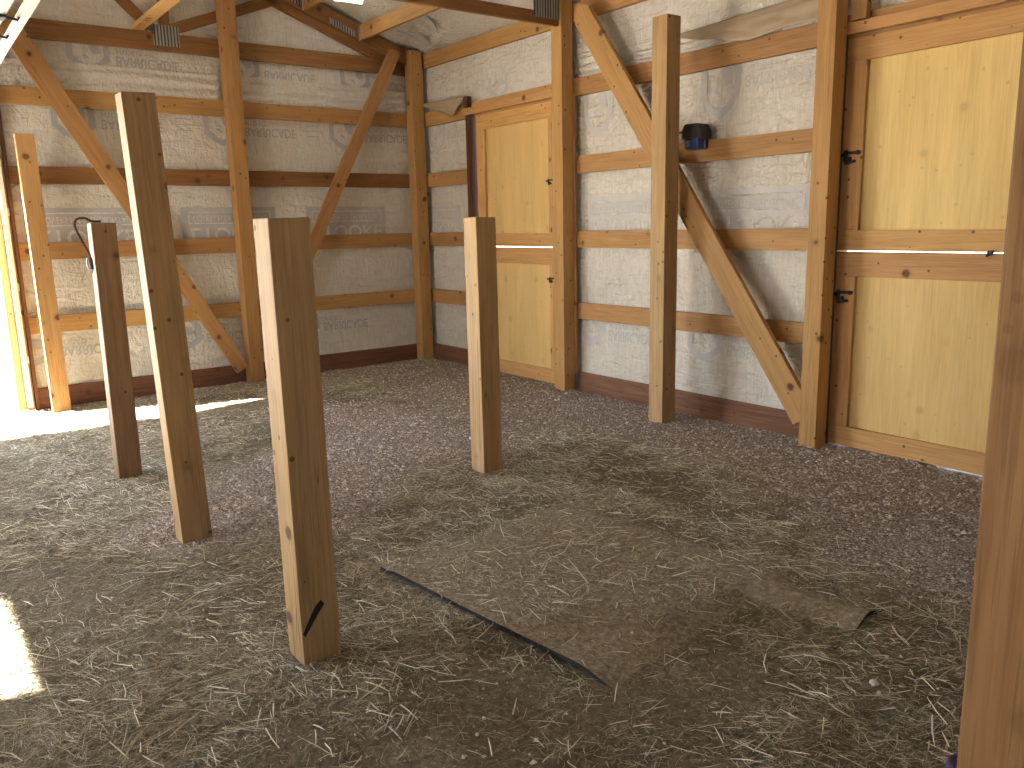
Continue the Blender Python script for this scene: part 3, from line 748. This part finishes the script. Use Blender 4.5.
M_OUT = N.m
bm = bmesh.new()
for (a, b, c, d) in ((-60, 60, .12, 60), (-60, 60, -60, BACKY), (-60, LX, BACKY, .12), (.12, 60, BACKY, .12)):
    bm.faces.new([bm.verts.new(p) for p in ((a, c, -.02), (b, c, -.02), (b, d, -.02), (a, d, -.02))])
o = bmesh_obj('ground', bm, M_OUT); o['kind'] = 'structure'

# rubber stall mat, half buried
def stall_mat():
    c, s = math.cos(MAT_A), math.sin(MAT_A)
    n, m = 40, 52; V = []; G = []
    A = np.linspace(-MW, MW, n+1); B = np.linspace(-MH, MH, m+1)
    for layer in (0, 1):
        for a in A:
            for b in B:
                x, y = MAT_C[0]+a*c-b*s, MAT_C[1]+a*s+b*c
                z = .010+float(vn(x, y, 2.2, 61))*.010
                z += .022*math.exp(-((a-.34)**2/.012+(b+MH)**2/.004))      # curled piece of the front edge
                z += .008*math.exp(-((a+MW)**2/.004))*(b < .75)
                z -= .020*float(ss(.2, .6, np.array(a)))*(1-math.exp(-((a-.32)**2/.05)))*float(ss(-.6, .0, np.array(b))) 
                z -= .035*float(ss(.30, .50, np.array(-b)))*(1-math.exp(-((a-.34)**2/.012)))+.022*float(ss(.50, .62, np.array(a)))
                V.append((x, y, z-layer*.016))
    N_ = (n+1)*(m+1); F = []
    for i in range(n):
        for j in range(m):
            a, b, cc, d = i*(m+1)+j, (i+1)*(m+1)+j, (i+1)*(m+1)+j+1, i*(m+1)+j+1
            F.append((a, b, cc, d)); F.append((N_+a, N_+d, N_+cc, N_+b))
    for i in range(n):
        for j in (0, m):
            a, b = i*(m+1)+j, (i+1)*(m+1)+j; F.append((a, b, N_+b, N_+a))
    for j in range(m):
        for i in (0, n):
            a, b = i*(m+1)+j, i*(m+1)+j+1; F.append((a, b, N_+b, N_+a))
    me = bpy.data.meshes.new('stall_mat'); me.from_pydata(V, [], F); bm = bmesh.new(); bm.from_mesh(me); bmesh.ops.recalc_face_normals(bm, faces=bm.faces); bm.to_mesh(me); bm.free()
    NN = NT('dirt_dusted_rubber'); pos = NN.n('ShaderNodeNewGeometry').outputs['Position']; nz = NN.n('ShaderNodeNewGeometry').outputs['Normal']
    sep = NN.n('ShaderNodeSeparateXYZ'); NN.l(nz, sep.inputs[0])
    dirt = NN.ramp(NN.noise(pos, 45, 6, .75), [(.3, (.13, .108, .07)), (.5, (.29, .25, .175)), (.70, (.54, .49, .38))])
    col = NN.mix(NN.ramp(sep.outputs[2], [(.75, 0.), (.93, 1.)]), (.028, .028, .028), dirt)
    NN.i(NN.b, **{'Base Color': col, 'Roughness': .9}); NN.bump(NN.noise(pos, 60, 5, .7), .6, .008)
    o = link('stall_mat', me, NN.m); setp(o, 'dirt-covered black rubber mat half buried in hay in the foreground', 'mat')
    return o
stall_mat()

CAMXY = np.array([-4.7223, -7.8293])
POSTS = [(-3.769, -3.634, -.275, -.185), (-3.771, -3.640, -2.638, -2.517), (-3.783, -3.646, -4.004, -3.893), (-3.783, -3.649, -5.396, -5.268), (-2.069, -1.933, -4.005, -3.876), (-.362, -.227, -3.83, -3.696), (-3.62, -3.46, -7.535, -7.375), (-2.07, -1.925, -.14, 0)]
def clear(x, y):
    k = np.ones(len(x), bool)
    for a, b, c, d in POSTS: k &= ~((x > a-.01) & (x < b+.01) & (y > c-.01) & (y < d+.01))
    return k & (x < -.03) & (y < -.03)
def scatter(n, power):
    """random points on the floor, thinned with distance from where one stands at the pen"""
    out = []
    tot = 0
    while tot < n:
        x = rng.uniform(-6.2, -.03, n*3); y = rng.uniform(-7.7, -.03, n*3)
        d = np.hypot(x-CAMXY[0], y-CAMXY[1])
        k = (rng.random(len(x)) < (1.8/np.maximum(d, 1.8))**power) & clear(x, y)
        # only the wedge of floor in front of the photographer
        ang = np.arctan2(x-CAMXY[0], y-CAMXY[1]); k &= (ang > -.12) & (ang < 1.32)
        out.append(np.stack([x[k], y[k]], -1)); tot += k.sum()
    return np.concatenate(out)[:n]
def surf(x, y):
    a, b = mat_local(x, y); onm = (np.abs(a) < MW) & (np.abs(b) < MH)
    h = height(x, y)
    hm = .010+vn(x, y, 2.2, 61)*.010 - .020*ss(.2, .6, a)*ss(-.6, 0, b)-.035*ss(.30, .50, -b)
    return np.where(onm, np.maximum(h, hm), h), onm
def straw():
    P = scatter(330000, 1.25); x, y = P[:, 0], P[:, 1]
    g = gravel(x, y); cl = clumps(x, y); z, onm = surf(x, y)
    dens = np.clip(.62+cl*1.0, .12, 1)*(1-.88*g)*np.where(onm, .45+.6*ss(-.55, .1, mat_local(x, y)[0]), 1.)
    k = rng.random(len(x)) < dens; x, y, z, cl, onm = x[k], y[k], z[k], cl[k], onm[k]
    n = len(x); dist = np.hypot(x-CAMXY[0], y-CAMXY[1])
    L = np.exp(rng.normal(-3.85, .62, n)); L = np.clip(L, .007, .15); L[onm] *= .7
    w = rng.uniform(.0004, .0012, n)*np.clip(.65+.16*dist, 1, 2.2); w *= np.where(rng.random(n) < .06, 1.7, 1)
    bold = (rng.random(n) < .025) & (dist < 5.5); L = np.where(bold, rng.uniform(.03, .12, n), L); w = np.where(bold, rng.uniform(.0013, .0024, n), w)
    flow = vn(x, y, 1.4, 71)*6; th = np.where(rng.random(n) < .35, flow+rng.normal(0, .5, n), rng.uniform(0, 2*PI, n))
    pit = rng.normal(0.02, .16, n); bend = rng.normal(0, .35, n)*np.where(bold, .35, 1); arch = rng.uniform(-.03, .06, n)
    lift = rng.uniform(.000, .009, n)+bold*.004+np.abs(np.sin(pit))*L*.4
    ts = np.array([-.5, 0, .5]); V = np.zeros((n, 9, 3))
    for i, t in enumerate(ts):
        a = th+bend*t*1.2
        cx = x+np.cos(a)*L*t; cy = y+np.sin(a)*L*t; cz = z+lift+L*t*np.sin(pit)+arch*L*(1-4*t*t)*.6
        nx, ny = -np.sin(a), np.cos(a); r = w*(1 if i < 2 else .55)
        for j, (u, v) in enumerate(((-1, -.3), (1, -.3), (0, .9))):
            V[:, i*3+j, 0] = cx+nx*u*r; V[:, i*3+j, 1] = cy+ny*u*r; V[:, i*3+j, 2] = cz+v*r
    q = []
    for i in (0, 1):
        for j in range(3): a, b = i*3+j, i*3+(j+1) % 3; q.append((a, b, b+3, a+3))
    F = (np.arange(n)[:, None, None]*9+np.array(q)[None]).reshape(-1, 4)
    tone = np.clip(rng.beta(1.3, 2.0, n)+cl*.22+(L > .05)*.25, 0, 1); tone = np.where(bold, rng.uniform(.6, 1, n), tone)
    NN = NT('dry_hay'); at = NN.n('ShaderNodeAttribute', attribute_name='tone').outputs['Fac']
    NN.i(NN.b, **{'Base Color': NN.ramp(at, [(.0, (.11, .09, .052)), (.3, (.27, .235, .155)), (.6, (.50, .455, .325)), (.85, (.72, .68, .50)), (1., (.88, .85, .68))]), 'Roughness': .55})
    o = np_mesh('loose_hay', V.reshape(-1, 3), F, NN.m, attrs={'tone': np.repeat(tone, 9)}, smooth=False)
    setp(o, 'loose dry hay stems strewn over the dirt and gravel floor', 'hay', kind='stuff')
straw()
def pebbles():
    P = scatter(90000, 1.1); x, y = P[:, 0], P[:, 1]; g = gravel(x, y); z, onm = surf(x, y)
    k = (rng.random(len(x)) < np.clip(g*.95, .035, 1)) & (~onm | (rng.random(len(x)) < .1)); x, y, z = x[k], y[k], z[k]; n = len(x)
    dist = np.hypot(x-CAMXY[0], y-CAMXY[1])
    r = np.clip(np.exp(rng.normal(-5.25, .32, n)), .003, .013)*np.where(dist > 4, 1.3, 1)
    base = np.array([(1, 0, 0), (-1, 0, 0), (0, 1, 0), (0, -1, 0), (0, 0, 1), (0, 0, -1)], float)
    f = np.array([(0, 2, 4), (2, 1, 4), (1, 3, 4), (3, 0, 4), (2, 0, 5), (1, 2, 5), (3, 1, 5), (0, 3, 5)])
    V = base[None]*rng.uniform(.6, 1.35, (n, 6, 1))+rng.normal(0, .18, (n, 6, 3)); V[..., 2] *= .75
    a = rng.uniform(0, 2*PI, n); c, s = np.cos(a)[:, None], np.sin(a)[:, None]
    X = V[..., 0]*c-V[..., 1]*s; Y = V[..., 0]*s+V[..., 1]*c
    V = np.stack([X, Y, V[..., 2]], -1)*r[:, None, None]+np.stack([x, y, z+r*.25], -1)[:, None]
    F = (np.arange(n)[:, None, None]*6+f[None]).reshape(-1, 3)
    NN = NT('pinkish_gravel'); at = NN.n('ShaderNodeAttribute', attribute_name='tone').outputs['Fac']
    NN.i(NN.b, **{'Base Color': NN.ramp(at, [(.0, (.23, .185, .155)), (.5, (.48, .41, .36)), (.85, (.68, .61, .55)), (1., (.86, .82, .76))]), 'Roughness': .8})
    o = np_mesh('gravel', V.reshape(-1, 3), F, NN.m, attrs={'tone': np.repeat(rng.random(n), 6)}, smooth=False)
    setp(o, 'pinkish grey crushed gravel showing through the hay', 'gravel', kind='stuff')
pebbles()
def pebble(name, x, y, r, label, col=(.72, .66, .60), group=None):
    bm = bmesh.new(); bmesh.ops.create_icosphere(bm, subdivisions=3, radius=r)
    for v in bm.verts:
        k = 1+float(vn(v.co.x/r, v.co.y/r+v.co.z/r, 1.1, x))*.5; v.co = Vector((v.co.x*k*1.15, v.co.y*k, v.co.z*k*.75))
    o = bmesh_obj(name, bm, plain('pale_stone', col, .7), None, True); z, _ = surf(np.array([x]), np.array([y])); o.location = (x, y, float(z[0])+r*.55)
    setp(o, label, 'stone', group); return o
pebble('pebble', -2.42, -6.62, .013, 'largest whitish pebble near the lower right, below the curled mat edge')
pebble('pebble', -2.455, -6.655, .007, 'tiny white pebble touching the largest whitish pebble')
# purple object half out of the picture
def purple():
    bm = bmesh.new(); r = .05
    prof = [(0, 0), (r*.8, 0), (r, .008), (r, .030), (r*.94, .036), (r*.8, .036), (r*.74, .028), (0, .026)]
    rings = [[bm.verts.new((a*math.cos(t*2*PI/32), a*math.sin(t*2*PI/32), b)) for t in range(32)] for a, b in prof[1:-1]]
    c0 = bm.verts.new((0, 0, 0)); c1 = bm.verts.new((0, 0, .026))
    for q, w in zip(rings, rings[1:]):
        for k in range(32): bm.faces.new((q[k], q[(k+1) % 32], w[(k+1) % 32], w[k]))
    for k in range(32): bm.faces.new((c0, rings[0][(k+1) % 32], rings[0][k])); bm.faces.new((c1, rings[-1][k], rings[-1][(k+1) % 32]))
    o = bmesh_obj('purple_lid', bm, plain('purple_plastic', (.09, .06, .20), .35, 0, .1), None, True); o.location = (-2.66, -7.01, .002)
    setp(o, 'purple plastic piece at the bottom edge beside the near post', 'lid')
purple()
# saw-mark on the front post
p = empty('x', (0, 0, 0)); bpy.data.objects.remove(p)
M_INK = plain('charred_mark', (.02, .014, .01), .8)
front = [o for o in COL.objects if o.get('label', '').startswith('front post')][0]
bm = bmesh.new()
pts = [(-3.781, .120), (-3.774, .108), (-3.722, .178), (-3.700, .205), (-3.712, .222), (-3.735, .200)]
va = [bm.verts.new((a, -5.3985, b)) for a, b in pts]; vb = [bm.verts.new((a, -5.3955, b)) for a, b in pts]
bm.faces.new(va); bm.faces.new(vb[::-1])
for i in range(6): bm.faces.new((va[i], vb[i], vb[(i+1) % 6], va[(i+1) % 6]))
mk = bmesh_obj('dark_slash_mark', bm, M_INK); mk.parent = front; mk.matrix_parent_inverse = front.matrix_world.inverted()
